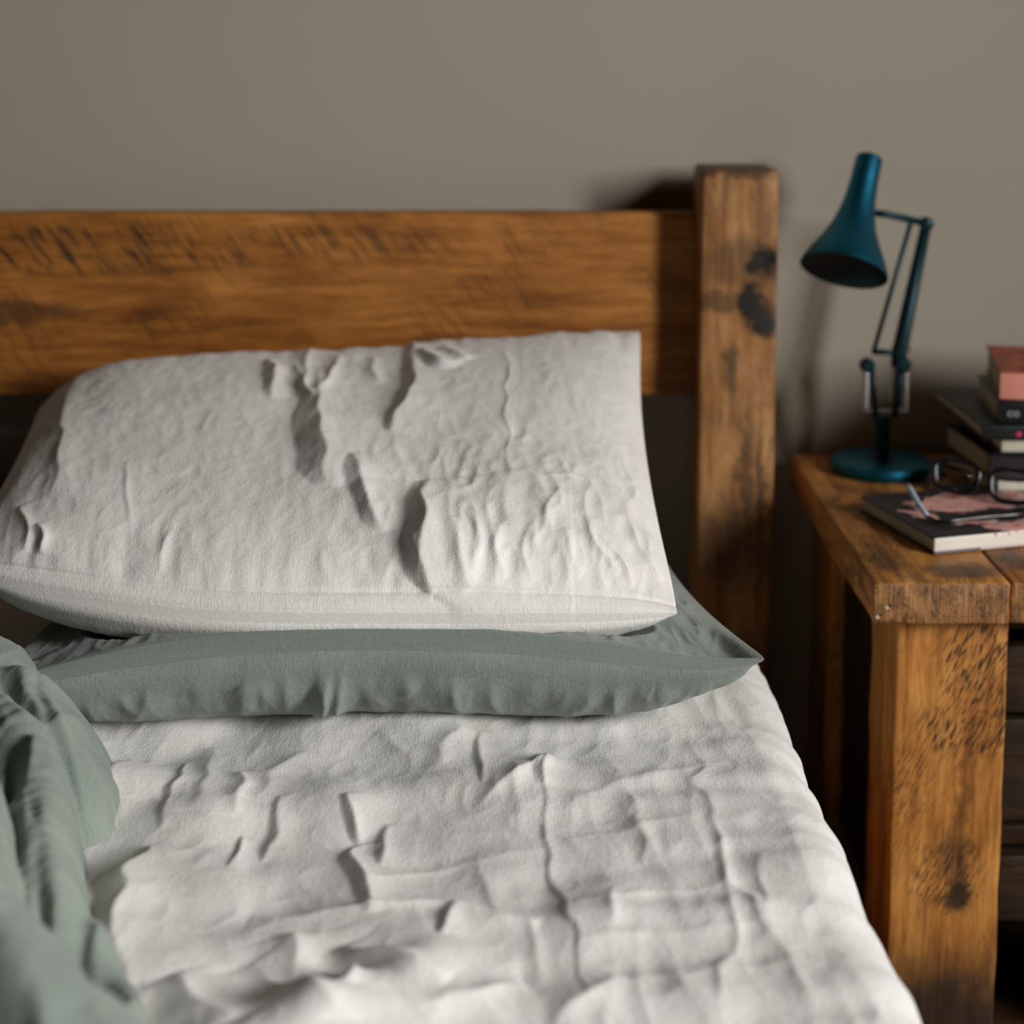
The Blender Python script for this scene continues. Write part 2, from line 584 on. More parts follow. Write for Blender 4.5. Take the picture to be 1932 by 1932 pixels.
def white_pillow_base():
    pl = Pillow(430, 300, 0.355, 0.275, 0.056, 0.082, ax=4.5, ay=3.2, bt=0.5, bb=0.40, kx=0.04, ky=0.02, rnd=0.004)
    u, v = pl.u, pl.v

    def place(z):
        # tilted up at the back, where it leans on the rail; a little wider along the back than along the front
        t = (v + 1) / 2
        f = 1 - t
        zc = (0.660 + 0.122 * t + 0.022 * t * (u - 0.3) - 0.018 * t * (1 - u * u) - 0.008 * f * np.clip(u, 0, 1) ** 2
              - 0.006 * f * np.clip(u, 0, 1) ** 2 + 0.014 * f * np.clip(-u, 0, 1) ** 2 - 0.004 * f * (1 - u * u)
              - 0.045 * t * t * np.clip(-u, 0, 1) ** 5)
        k = (pl.px / pl.hx + 1) / 2
        xl = -0.515 - 0.072 * t
        X = xl + (0.150 + 0.008 * t - xl) * k
        Y = (-0.445 + 0.03 * t + pl.py - 0.06 * np.maximum(z, 0) - 0.030 * f * (1 - u * u) + 0.04 * np.clip(-u, 0, 1) ** 2 * f
             - 0.014 * f * np.sqrt(np.clip(-z / 0.082, 0, 1)) * (1 - np.abs(u) ** 4))
        return np.stack([X, Y, zc + z], -1)
    return pl, place


def sage_pillow_base():
    pl = Pillow(400, 240, 0.348, 0.26, 0.008, 0.112, ax=5.0, ay=3.0, bt=0.6, bb=0.36, kx=0.06, ky=0.03, rnd=0.004)
    u, v = pl.u, pl.v

    def place(z):
        t = (v + 1) / 2
        f = 1 - t
        zc = 0.597 + 0.046 * (1 - np.abs(u) ** 2.5) * (0.35 + 0.65 * f) + 0.026 * f * f * np.clip(u, 0, 1) ** 6
        X = -0.118 + pl.px - 0.070 * t * (u + 1) / 2 - 0.008 * f * np.clip(u, 0, 1) ** 4
        Y = -0.512 + pl.py + 0.012 * f * (1 - u * u) - 0.022 * f * np.sqrt(np.clip(-z / 0.08, 0, 1)) * (1 - np.abs(u) ** 4)
        return np.stack([X, Y, zc + z], -1)
    return pl, place
#CLOTH-END

M_white = cloth_mat('white_linen', lin(230, 226, 221), lin(218, 213, 207), 0.55, 0.5)
M_sheet = cloth_mat('sheet_linen', lin(224, 221, 217), lin(210, 206, 201), 0.6, 0.55)
M_sage = cloth_mat('sage_linen', lin(136, 144, 135), lin(118, 127, 119), 0.55, 0.5)

WHITE_UNDER_FOLDS = [
    ([(0.4377,0.0962),(0.3984,0.1299),(0.3538,0.167)], 0.0035, 0.003, 0.004, 0),
    ([(0.465,0.0023),(0.4123,0.1344),(0.3562,0.167)], 0.003, 0.003, 0.004, 0),
    ([(0.4193,0.0982),(0.3843,0.1299),(0.3585,0.1646)], 0.003, 0.003, 0.004, 0),
    ([(0.506,0.1298),(0.4422,0.1389),(0.375,0.1574)], 0.002, 0.003, 0.004, 0),
    ([(0.613,0.1163),(0.5488,0.1342),(0.4953,0.1503)], 0.002, 0.003, 0.004, 0),
]
WHITE_FOLDS = [
    ([(0.3679,0.1322),(0.3609,0.1791),(0.3491,0.245),(0.3444,0.3205),(0.3374,0.4201)], 0.015, 0.029, 0.034, -1),
    ([(0.4216,0.0633),(0.4123,0.0884),(0.403,0.1277),(0.3937,0.1598),(0.3867,0.1865)], 0.009, 0.014, 0.014, -1),
    ([(0.456,0.0171),(0.4627,0.0351),(0.4649,0.0598),(0.4648,0.0902),(0.4557,0.1389)], 0.016, 0.024, 0.045, -1),
    ([(0.4238,0.2347),(0.433,0.2815),(0.4444,0.3282),(0.4467,0.3878),(0.4423,0.5475)], 0.011, 0.016, 0.035, -1),
    ([(0.2908,0.3282),(0.2908,0.3973),(0.2838,0.4597)], 0.009, 0.016, 0.01, -1),
    ([(0.3374,0.3179),(0.328,0.3485),(0.3116,0.4437)], 0.005, 0.004, 0.005, 0),
    ([(0.3257,0.341),(0.3257,0.4042),(0.3233,0.5387)], 0.005, 0.005, 0.005, 0),
    ([(0.3421,0.3333),(0.3538,0.3806),(0.3585,0.4672)], 0.005, 0.005, 0.005, 0),
    ([(0.4123,0.3684),(0.4053,0.3926),(0.396,0.4477)], 0.004, 0.005, 0.006, 0),
    ([(0.4996,0.4043),(0.4801,0.3973),(0.4647,0.4179),(0.4536,0.4578)], 0.008, 0.006, 0.01, 0.3),
    ([(0.506,0.4112),(0.4932,0.4268),(0.4825,0.4656)], 0.006, 0.008, 0.01, 0),
    ([(0.547,0.1165),(0.5501,0.2946),(0.5531,0.4602)], 0.0012, 0.0015, 0.0015, 0),
    ([(0.6303,0.1477),(0.6043,0.1455),(0.5715,0.1364)], 0.001, 0.002, 0.002, 0),
    ([(0.5089,0.0096),(0.498,0.0324),(0.4913,0.0663)], 0.004, 0.004, 0.006, 0),
    ([(0.511,0.0157),(0.5171,0.0427),(0.5063,0.0787)], 0.004, 0.004, 0.006, 0),
    ([(0.5403,0.0137),(0.5297,0.0372),(0.5355,0.0661)], 0.004, 0.004, 0.006, 0),
    ([(0.5674,0.0422),(0.5852,0.0745),(0.6032,0.1207)], 0.003, 0.003, 0.005, 0),
    ([(0.5717,0.0157),(0.5598,0.0368),(0.5688,0.0675)], 0.0035, 0.004, 0.006, 0),
    ([(0.6193,0.0186),(0.6072,0.0336),(0.5995,0.0621)], 0.0035, 0.004, 0.006, 0),
    ([(0.6502,0.0245),(0.6307,0.0473),(0.6277,0.0854)], 0.004, 0.004, 0.006, 0),
    ([(0.6681,0.0152),(0.6536,0.0356),(0.6375,0.06)], 0.004, 0.004, 0.005, 0),
    ([(0.6861,0.0352),(0.6728,0.0701),(0.6676,0.1138)], 0.0035, 0.004, 0.006, 0),
    ([(0.6955,0.0276),(0.6854,0.0482),(0.6844,0.0929)], 0.0035, 0.003, 0.005, 0),
    ([(0.4762,0.0092),(0.465,0.0236),(0.4445,0.0666)], 0.003, 0.004, 0.006, 0),
    ([(0.089,0.0167),(0.0898,0.036),(0.0752,0.0551)], 0.006, 0.006, 0.008, 0.3),
    ([(0.0692,0.0173),(0.0676,0.0442),(0.0523,0.0813)], 0.005, 0.006, 0.01, 0),
    ([(0.0838,0.0874),(0.0814,0.1596),(0.0652,0.2815),(0.0527,0.4917)], 0.006, 0.01, 0.02, 0),
    ([(0.1684,0.0626),(0.1519,0.1693)], 0.0015, 0.002, 0.003, 0),
    ([(0.2166,0.0751),(0.2076,0.0184)], 0.002, 0.004, 0.005, 0),
]
SAGE_FOLDS = [
    ([(0.2877,0.1061),(0.3023,0.0135),(0.3121,0.0046)], 0.008, 0.004, 0.006, 0),
    ([(0.2974,0.1239),(0.3171,0.0127),(0.3245,0.0047)], 0.007, 0.005, 0.007, 0),
    ([(0.2804,0.1481),(0.2949,0.0094),(0.3023,0.004)], 0.005, 0.005, 0.005, 0),
    ([(0.3765,0.0243),(0.369,0.0117),(0.3567,0.0042)], 0.006, 0.006, 0.009, 0),
    ([(0.025,0.1419),(0.0202,0.1647),(0.0202,0.2002)], 0.007, 0.006, 0.008, 0),
    ([(0.037,0.159),(0.0296,0.1942),(0.0975,-0.0001)], 0.006, 0.006, 0.008, 0),
    ([(0.0976,0.0035),(0.1011,-0.0),(0.1256,0.0007)], 0.005, 0.006, 0.009, 0),
    ([(0.2,0.0132),(0.1437,0.0058),(0.0564,0.1677)], 0.004, 0.008, 0.01, 0),
    ([(0.6706,0.1793),(0.6797,0.1647),(0.6778,0.2063)], 0.006, 0.006, 0.008, 0),
    ([(0.5913,0.001),(0.5967,-0.0001),(0.5743,0.0006)], 0.005, 0.007, 0.009, 0),
    ([(0.5117,0.0111),(0.4915,0.0034),(0.4823,0.0026)], 0.006, 0.008, 0.01, 0),
    ([(0.43,0.1708),(0.4157,0.007),(0.4254,0.0038)], 0.004, 0.007, 0.009, 0),
    ([(0.1991,0.1621),(0.2323,0.0076),(0.2253,0.0032)], 0.004, 0.008, 0.01, 0),
]
SHEET_FOLDS = [
    ([(0.049,-1.1705),(0.0492,-1.1178),(0.0446,-1.0774),(0.0375,-1.0266),(0.032,-0.9794),(0.027,-0.9286),(0.0253,-0.883),(0.0248,-0.8342),(0.0294,-0.784)], 0.0019, 0.0042, 0.008, -1),
    ([(0.024,-0.8541),(0.0266,-0.8137),(0.0305,-0.7796)], 0.007, 0.013, 0.01, -1),
    ([(-0.0329,-0.8923),(-0.0071,-0.8541),(0.0155,-0.8189),(0.0251,-0.7926)], 0.006, 0.01, 0.007, 0),
    ([(-0.1221,-0.9303),(-0.1307,-0.9107),(-0.1374,-0.8782)], 0.006, 0.009, 0.01, -1),
    ([(-0.1021,-1.0576),(-0.1077,-1.019),(-0.1153,-0.9875),(-0.1248,-0.9545),(-0.1219,-0.9329)], 0.008, 0.013, 0.014, -1),
    ([(-0.0974,-0.9729),(-0.0981,-0.9417),(-0.1042,-0.9061)], 0.005, 0.008, 0.008, -1),
    ([(-0.1017,-0.9442),(-0.1117,-0.9338),(-0.1213,-0.9391)], 0.003, 0.004, 0.004, 0),
    ([(-0.1931,-0.9629),(-0.1901,-0.9373),(-0.1869,-0.9061),(-0.1905,-0.8639)], 0.005, 0.007, 0.01, -1),
    ([(-0.2136,-0.9778),(-0.2147,-0.946),(-0.2137,-0.9286)], 0.0035, 0.005, 0.007, -1),
    ([(-0.222,-0.9061),(-0.225,-0.8442),(-0.2256,-0.8085)], 0.006, 0.012, 0.006, 0),
    ([(-0.0223,-0.8492),(-0.0269,-0.7926),(-0.0307,-0.7428)], 0.0035, 0.006, 0.008, -1),
    ([(-0.2792,-0.9197),(-0.2864,-0.8639),(-0.2845,-0.824),(-0.2883,-0.7763)], 0.004, 0.007, 0.012, -1),
    ([(-0.2619,-1.1432),(-0.2792,-1.0912),(-0.2853,-1.0525),(-0.287,-1.0151),(-0.2855,-0.9794),(-0.2864,-0.9417)], 0.016, 0.022, 0.03, -1),
    ([(-0.0461,-1.0878),(-0.0447,-1.0633),(-0.0448,-1.0416)], 0.006, 0.009, 0.012, -1),
    ([(0.0167,-1.0619),(-0.0099,-1.0547),(-0.0524,-1.043),(-0.0946,-1.046),(-0.1402,-1.0504),(-0.1896,-1.0533)], 0.008, 0.012, 0.01, 0),
    ([(-0.0411,-1.1432),(-0.0741,-1.1242),(-0.0968,-1.1112),(-0.1148,-1.0946)], 0.012, 0.012, 0.016, 0.2),
    ([(-0.1453,-1.1306),(-0.1431,-1.1046),(-0.1512,-1.0843)], 0.01, 0.022, 0.016, 0),
    ([(-0.0637,-1.1793),(-0.037,-1.1585),(-0.0127,-1.1463),(0.0121,-1.1401)], 0.009, 0.02, 0.014, 0),
    ([(-0.1066,-1.1675),(-0.1092,-1.1338)], 0.009, 0.008, 0.014, 0.3),
    ([(0.0251,-1.1919),(0.0395,-1.1675),(0.058,-1.1432),(0.077,-1.1242)], 0.0075, 0.016, 0.012, 0),
    ([(-0.1088,-1.2076),(-0.1288,-1.1793),(-0.1578,-1.1432),(-0.1769,-1.1112)], 0.012, 0.018, 0.016, 0),
    ([(-0.1773,-1.1965),(-0.204,-1.1615),(-0.2276,-1.1306)], 0.012, 0.018, 0.016, 0),
    ([(0.098,-0.9753),(0.0975,-0.9152),(0.0941,-0.8442)], 0.0024, 0.004, 0.007, 0),
    ([(0.1349,-1.1879),(0.1388,-1.1401),(0.157,-1.0718),(0.1596,-1.0066),(0.1648,-0.9286),(0.1587,-0.8639),(0.1595,-0.8032),(0.1634,-0.7137)], 0.0024, 0.004, 0.006, 0),
    ([(0.0209,-1.1401),(0.0126,-1.0898),(0.0073,-1.0533)], 0.0024, 0.004, 0.006, 0),
    ([(0.2014,-1.1699),(0.1918,-1.1112),(0.1791,-1.0467),(0.1595,-1.0042),(0.1637,-0.9061)], 0.0024, 0.004, 0.007, 0),
    ([(0.1888,-1.0774),(0.1852,-1.0266),(0.1914,-0.9629)], 0.002, 0.004, 0.007, 0),
    ([(-0.0146,-1.0489),(-0.0183,-1.0035),(-0.023,-0.9629)], 0.002, 0.004, 0.006, 0),
    ([(0.0059,-0.9286),(0.0018,-0.8541),(0.0041,-0.8032)], 0.002, 0.005, 0.008, 0),
    ([(0.0693,-1.0704),(0.071,-1.0416),(0.0708,-1.0113)], 0.0024, 0.004, 0.006, 0),
    ([(0.0229,-0.9468),(-0.0189,-0.9629),(-0.0671,-0.9835),(-0.1145,-0.9956)], 0.0019, 0.006, 0.008, 0),
    ([(0.183,-0.7926),(0.1401,-0.8043),(0.0825,-0.8442),(0.0373,-0.8914)], 0.0027, 0.01, 0.01, 0),
    ([(0.1565,-0.9016),(0.0908,-0.9197),(0.0394,-0.9373)], 0.002, 0.009, 0.01, 0),
    ([(0.1807,-1.0035),(0.0914,-1.0266),(0.0326,-1.0341)], 0.0024, 0.008, 0.012, 0),
    ([(0.2036,-1.0562),(0.1067,-1.0739),(0.0425,-1.0843)], 0.0024, 0.01, 0.012, 0),
    ([(0.2162,-1.1112),(0.1061,-1.121),(0.0551,-1.1306)], 0.0027, 0.012, 0.012, 0),
    ([(-0.0535,-0.8032),(-0.0971,-0.7709),(-0.1272,-0.7485)], 0.004, 0.012, 0.01, 0),
    ([(-0.0577,-0.8137),(-0.0547,-0.7709),(-0.0414,-0.7371)], 0.005, 0.012, 0.012, 0),
    ([(-0.2045,-0.8735),(-0.2042,-0.8137),(-0.1913,-0.7709)], 0.005, 0.014, 0.014, 0),
    ([(-0.3362,-0.8735),(-0.3368,-0.824),(-0.3422,-0.7709)], 0.006, 0.014, 0.016, 0),
    ([(-0.2563,-0.9016),(-0.2595,-0.824),(-0.2755,-0.7485)], 0.005, 0.016, 0.016, 0),
]
#FOLDS

# ---- white pillow
pl, place = white_pillow_base()
P = place(pl.top)
N = normals(P)
x, y = pl.px + pl.hx, pl.py + pl.hy
h = np.zeros_like(x)
W, H = 2 * pl.hx, 2 * pl.hy
wx, wy = 0.0022 * Field(W, H, 0.02, 0.02, 17)(x, y), 0.0022 * Field(W, H, 0.02, 0.02, 18)(x, y)
for f in WHITE_FOLDS:
    h += fold(x + wx, y + wy, *f)
W, H = 2 * pl.hx, 2 * pl.hy
e = np.clip(pl.edge * 4, 0, 1)
inner = smooth01(pl.edge / 0.06)
fa = Field(W, H, 0.010, 0.03, 11)
fb = Field(W, H, 0.007, 0.012, 12)
fc = Field(W, H, 0.06, 0.08, 13)
low = smooth01((0.25 - pl.v) / 0.9) * smooth01((pl.u + 0.2) / 0.8)       # crumpled near the front right
h += (0.0022 * fc(x, y) - (0.0003 + 0.0010 * low) * np.abs(fa(x, y)) - (0.0003 + 0.0004 * low) * np.abs(fb(x, y))) * inner
# gathers running in from the seams
ga = Field(W, 0.05, 0.008, 0.05, 14)
h += 0.0011 * ga(x, np.full_like(x, 0.02)) * np.exp(-((pl.v + 1) * pl.hy / 0.035)) * inner
h += 0.0020 * ga(x, np.full_like(x, 0.04)) * np.exp(-((1 - pl.v) * pl.hy / 0.035)) * inner
fd = (pl.v + 1) * pl.hy
h -= 0.0016 * np.exp(-((fd - 0.0065) / 0.0013) ** 2)                      # the seam line along the front
P = P + N * h[..., None]
B = place(pl.bot)
NB = normals(B)
hb = 0.0004 * np.abs(fa(x, y)) + 0.0003 * np.abs(fb(x, y))
for f in WHITE_UNDER_FOLDS:
    hb -= fold(x + wx * 0.5, y + wy * 0.5, *f)
B = B + NB * (hb * inner)[..., None]
# lowest white cloth over each spot, so that the pillow beneath gives way
gx0, gy0, gd = -0.75, -0.85, 0.006
low_z = np.full((150, 180), 9.0)
bi = np.clip(((B[..., 1] - gy0) / gd).astype(int), 0, 149).ravel()
bj = np.clip(((B[..., 0] - gx0) / gd).astype(int), 0, 179).ravel()
np.minimum.at(low_z, (bi, bj), B[..., 2].ravel())
V, Fc, uv = pl.shell(P, B)
wp = link('pillow', V, Fc, M_white, None, None, True, uv)
tag(wp, 'plump off-white linen pillow with deep creases leaning on the headboard, top of the pile', 'pillow')

# ---- sage pillow
pl, place = sage_pillow_base()
pl.bot = pl.bot * (1 - 0.5 * np.clip(pl.u, 0, 1) ** 4 - 0.25 * np.clip(-pl.u, 0, 1) ** 5)
P = place(pl.top)
N = normals(P)
x, y = pl.px + pl.hx, pl.py + pl.hy
W, H = 2 * pl.hx, 2 * pl.hy
inner = smooth01(pl.edge / 0.06)
fa = Field(W, H, 0.014, 0.03, 21)
fb = Field(W, H, 0.006, 0.012, 22)
fc = Field(W, H, 0.05, 0.07, 23)
h = (0.0025 * fc(x, y) - 0.0016 * np.abs(fa(x, y)) - 0.0008 * np.abs(fb(x, y))) * inner
P = P + N * h[..., None]
cm = np.minimum(low_z, 0.70)
sh9 = [(a, b) for a in (-1, 0, 1) for b in (-1, 0, 1)]
cm = np.minimum.reduce([np.roll(cm, ab, (0, 1)) for ab in sh9])
for _ in range(3):
    cm = sum(np.roll(cm, ab, (0, 1)) for ab in sh9) / 9
gf, gg = np.clip((P[..., 1] - gy0) / gd - 0.5, 0, 148), np.clip((P[..., 0] - gx0) / gd - 0.5, 0, 178)
gi, gj = gf.astype(int), gg.astype(int)
ga_, gb_ = gf - gi, gg - gj
cap = ((cm[gi, gj] * (1 - gb_) + cm[gi, gj + 1] * gb_) * (1 - ga_) + (cm[gi + 1, gj] * (1 - gb_) + cm[gi + 1, gj + 1] * gb_) * ga_) - 0.002
P[..., 2] = np.minimum(P[..., 2], np.maximum(cap, 0.556))
B = place(pl.bot)
NB = normals(B)
hb = (0.0021 * np.abs(fa(x, y)) + 0.0006 * np.abs(fb(x, y)) + 0.0015 * fc(x, y)) * inner
wx, wy = 0.003 * Field(W, H, 0.02, 0.02, 27)(x, y), 0.003 * Field(W, H, 0.02, 0.02, 28)(x, y)
for f in SAGE_FOLDS:
    hb -= fold(x + wx, y + wy, *f) * inner
hb = hb * (0.25 + 0.75 * smooth01((B[..., 2] - 0.546) / 0.03))
B = B + NB * hb[..., None]
B[..., 2] = np.maximum(B[..., 2], 0.5445)
V, Fc, uv = pl.shell(P, B)
sp = link('pillow', V, Fc, M_sage, None, None, True, uv)
tag(sp, 'flat sage green linen pillow pressed under the off-white pillow', 'pillow')

# ---- sheet over the mattress
def ax(*parts):
    return np.unique(np.concatenate([np.linspace(a, b, n) for a, b, n in parts]).round(6))


sx = ax((-1.16, -0.5, 34), (-0.5, 0.285, 430), (0.285, 0.40, 40))
sy = ax((-1.95, -1.3, 40), (-1.3, -0.56, 420), (-0.56, -0.12, 50))
X, Y = np.meshgrid(sx, sy)
fx, fy = X + 1.2, Y + 2.0
W, H = 1.7, 2.0
s1 = Field(W, H, 0.038, 0.036, 31, 0.004)
s2 = Field(W, H, 0.028, 0.035, 32, 0.003)
s3 = Field(W, H, 0.10, 0.016, 33, 0.003, 0.0, 0.12)
s4 = Field(W, H, 0.010, 0.014, 34, 0.003)
s5 = Field(W, H, 0.014, 0.05, 35, 0.003)
s6 = Field(W, H, 0.07, 0.035, 36, 0.004, 0.0, 0.5)
rightw = smooth01((X + 0.12) / 0.2)
front = smooth01((-1.0 - Y) / 0.14)
h = 0.0044 * s1(fx, fy) * (1 - 0.6 * rightw) + 0.0011 * s2(fx, fy)
h += rightw * (0.0014 * s3(fx, fy) - 0.0008 * np.abs(s5(fx, fy)))
h -= 0.00045 * np.abs(s4(fx, fy))
h += front * (1 - 0.75 * rightw) * 0.0055 * s6(fx, fy)
wx, wy = 0.003 * Field(W, H, 0.018, 0.018, 37)(fx, fy), 0.003 * Field(W, H, 0.018, 0.018, 38)(fx, fy)
for f in SHEET_FOLDS:
    h += fold(X + wx, Y + wy, *f)
# the mattress edge: the sheet rolls over the side and hangs; param is arc length past x = 0.19
Z = 0.540 + h
Z = Z - 0.02 * smooth01((Y + 0.42) / 0.2) * smooth01((X - 0.02) / 0.2)
edge_x = 0.206 + 0.018 * smooth01((-0.55 - Y) / 0.35) + 0.006 * np.sin(Y * 9) - 0.10 * smooth01((Y + 0.50) / 0.22)
rad = 0.055


def roll(X, Z, sgn, ex):
    s = sgn * X - ex
    a = np.clip(s / rad, 0, math.pi / 2)
    over = s > 0
    drop = np.clip(s - rad * math.pi / 2, 0, None)
    nx = np.where(over, ex + (rad + (Z - 0.540)) * np.sin(a), sgn * X)
    nz = np.where(over, 0.540 - rad + (rad + (Z - 0.540)) * np.cos(a) - drop, Z)
    return sgn * nx, nz


X2, Z2 = roll(X, Z, 1, edge_x)
X3, Z3 = roll(X, Z, -1, 1.06 + 0 * X)
XX = np.where(X > -0.4, X2, X3)
ZZ = np.where(X > -0.4, Z2, Z3)
ii = np.arange(X.size).reshape(X.shape)
Fc = np.stack([ii[:-1, :-1], ii[:-1, 1:], ii[1:, 1:], ii[1:, :-1]], -1).reshape(-1, 4)
sh = link('bed_sheet', np.stack([XX, Y, ZZ], -1).reshape(-1, 3), Fc, M_sheet, None, None, True,
          np.stack([X + 2, Y + 2], -1).reshape(-1, 2))
tag(sh, 'rumpled off-white linen sheet spread over the mattress in front of the pillows', 'sheet')

# ---- duvet thrown back at the left
DUVET = [
    ([(-0.56, -0.737), (-0.485, -0.761), (-0.424, -0.808), (-0.376, -0.868), (-0.352, -0.909)], [0.1, 0.085, 0.07, 0.05, 0.03], [0.105, 0.105, 0.09, 0.07, 0.045]),
    ([(-0.476, -0.842), (-0.396, -0.938), (-0.354, -1.021), (-0.322, -1.092), (-0.302, -1.141)], [0.06, 0.05, 0.036, 0.03, 0.022], [0.115, 0.11, 0.09, 0.07, 0.045]),
    ([(-0.446, -0.991), (-0.391, -1.025), (-0.361, -1.073), (-0.345, -1.125), (-0.342, -1.159)], [0.06, 0.045, 0.033, 0.033, 0.03], [0.12, 0.115, 0.105, 0.1, 0.1]),
    ([(-0.341, -1.071), (-0.313, -1.102), (-0.288, -1.122)], [0.035, 0.03, 0.022], [0.05, 0.045, 0.035]),
    ([(-0.416, -1.215), (-0.323, -1.239), (-0.264, -1.278), (-0.196, -1.338)], [0.1, 0.07, 0.055, 0.045], [0.14, 0.135, 0.105, 0.075]),
    ([(-0.385, -1.293), (-0.284, -1.324), (-0.214, -1.37)], [0.1, 0.08, 0.07], [0.15, 0.145, 0.12]),
    ([(-0.289, -1.128), (-0.27, -1.154), (-0.254, -1.184)], [0.022, 0.022, 0.02], [0.03, 0.028, 0.03]),
]
DUVET_FOLDS = [
    ([(-0.3599,-0.9442),(-0.3757,-0.893),(-0.4092,-0.8365),(-0.4398,-0.814)], 0.015, 0.01, 0.014, 0.2),
    ([(-0.31,-0.9908),(-0.3452,-0.9161),(-0.3907,-0.8431),(-0.4379,-0.7739)], 0.012, 0.01, 0.014, 0.2),
    ([(-0.3059,-1.06),(-0.3183,-1.0268),(-0.3399,-0.982),(-0.3814,-0.9211),(-0.4259,-0.8594)], 0.016, 0.012, 0.01, 0),
    ([(-0.3189,-1.1034),(-0.3398,-1.0416),(-0.3645,-0.982),(-0.4044,-0.9161)], 0.01, 0.008, 0.012, 0),
    ([(-0.3175,-1.0885),(-0.3382,-1.0335),(-0.3619,-0.9908)], -0.006, 0.006, 0.008, 0),
    ([(-0.3023,-1.0457),(-0.3103,-1.0293),(-0.3195,-1.0082)], -0.018, 0.01, 0.01, 0),
    ([(-0.3198,-0.9996),(-0.3411,-0.9638),(-0.3664,-0.9161)], -0.007, 0.008, 0.008, 0),
    ([(-0.2785,-1.1703),(-0.2862,-1.1591),(-0.2996,-1.1388)], -0.02, 0.01, 0.01, 0),
    ([(-0.3222,-1.1591),(-0.3279,-1.1249),(-0.3421,-1.081),(-0.3753,-0.9996),(-0.4033,-0.9404)], -0.034, 0.009, 0.012, 0),
    ([(-0.2601,-1.2217),(-0.2882,-1.2024),(-0.3143,-1.1754),(-0.3388,-1.1457)], -0.022, 0.009, 0.01, 0),
    ([(-0.3703,-0.8858),(-0.4138,-0.8094),(-0.4426,-0.7739)], -0.01, 0.006, 0.008, 0),
    ([(-0.2444,-1.3082),(-0.2739,-1.2775),(-0.3005,-1.2504)], 0.01, 0.014, 0.02, 0),
]
#DUVET
dx_ = np.linspace(-1.02, -0.2, 330)
dy_ = np.linspace(-1.5, -0.6, 340)
X, Y = np.meshgrid(dx_, dy_)
hgt = np.zeros_like(X)
K = 230.0
acc = np.zeros_like(X)
for (line, rads, hs) in DUVET:
    Pn = spline(np.array(line, float), 30)
    Rn = np.interp(np.linspace(0, 1, 30), np.linspace(0, 1, len(rads)), rads)
    Hn = np.interp(np.linspace(0, 1, 30), np.linspace(0, 1, len(hs)), hs)
    best = np.full(X.shape, -1.0)
    for (px_, py_), r, hh in zip(Pn, Rn, Hn):
        d2 = ((X - px_) ** 2 + (Y - py_) ** 2) / r ** 2
        best = np.maximum(best, hh * np.sqrt(np.clip(1 - d2, 0, 1)) * (1 - 0.15 * d2) - np.where(d2 > 1, 0.02, 0))
    hgt = np.maximum(hgt, 0)
    acc += np.exp(np.clip(best, -0.02, 1) * K) - math.exp(-0.02 * K)
hgt = np.log(acc + 1.0) / K
d1 = Field(0.9, 1.0, 0.09, 0.022, 41, 0.003, 0.0, -0.9)
d2 = Field(0.9, 1.0, 0.018, 0.03, 42, 0.003)
d3 = Field(0.9, 1.0, 0.008, 0.012, 43, 0.003)
fx, fy = X + 1.03, Y + 1.52
on = smooth01(hgt / 0.03)
wx, wy = 0.004 * Field(0.9, 1.0, 0.02, 0.02, 47, 0.003)(fx, fy), 0.004 * Field(0.9, 1.0, 0.02, 0.02, 48, 0.003)(fx, fy)
for f in DUVET_FOLDS:
    hgt = hgt + on * fold(X + wx, Y + wy, *f)
hgt = hgt + on * (0.0050 * d1(fx, fy) - 0.0042 * np.abs(d2(fx, fy)) - 0.0008 * np.abs(d3(fx, fy)))
Z = 0.532 + hgt
keep = hgt > 0.0005
fk = keep[:-1, :-1] | keep[:-1, 1:] | keep[1:, 1:] | keep[1:, :-1]
ii = np.arange(X.size).reshape(X.shape)
Fc = np.stack([ii[:-1, :-1], ii[:-1, 1:], ii[1:, 1:], ii[1:, :-1]], -1)[fk]
used = np.unique(Fc)
remap = np.full(X.size, -1)
remap[used] = np.arange(len(used))
if len(used):
    Vd = np.stack([X, Y, Z], -1).reshape(-1, 3)[used]
    du = link('duvet', Vd, remap[Fc], M_sage, None, None, True, np.stack([X + 2, Y + 2], -1).reshape(-1, 2)[used])
    tag(du, 'crumpled sage green linen duvet thrown back in a heap on the sheet', 'duvet')

# ================================================================ bedside table
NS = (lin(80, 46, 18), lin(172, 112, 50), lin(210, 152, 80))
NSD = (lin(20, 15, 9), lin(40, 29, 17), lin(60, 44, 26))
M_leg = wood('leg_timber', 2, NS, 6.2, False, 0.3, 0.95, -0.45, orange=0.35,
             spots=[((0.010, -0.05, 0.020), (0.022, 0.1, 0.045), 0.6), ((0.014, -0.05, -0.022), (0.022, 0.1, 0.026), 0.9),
                    ((0.0, -0.05, -0.20), (0.14, 0.1, 0.135), 0.95), ((0.016, -0.05, 0.06), (0.010, 0.1, 0.06), 0.4)],  # wide low spot: dark stain plus light falloff painted into the leg's foot
             saw_spots=[((0.03, -0.05, 0.235), (0.06, 0.1, 0.07), 1.0), ((0.02, -0.05, 0.16), (0.07, 0.1, 0.045), 1.0),
                        ((0.0, -0.05, 0.0), (0.05, 0.1, 0.05), 0.8), ((-0.04, -0.05, 0.1), (0.03, 0.1, 0.06), 0.7)])
M_top = wood('top_timber', 1, NS, 8.4, True, 0.6, 0.55, 0.3, orange=0.35,
             spots=[((0.03, -0.22, 0.02), (0.05, 0.03, 0.03), 0.7), ((-0.045, -0.19, 0.02), (0.03, 0.05, 0.03), 0.6)])
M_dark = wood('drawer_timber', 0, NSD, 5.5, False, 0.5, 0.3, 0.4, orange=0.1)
M_pan = wood('panel_timber', 2, NSD, 5.9, False, 0.5, 0.2, 0.4, orange=0.15)
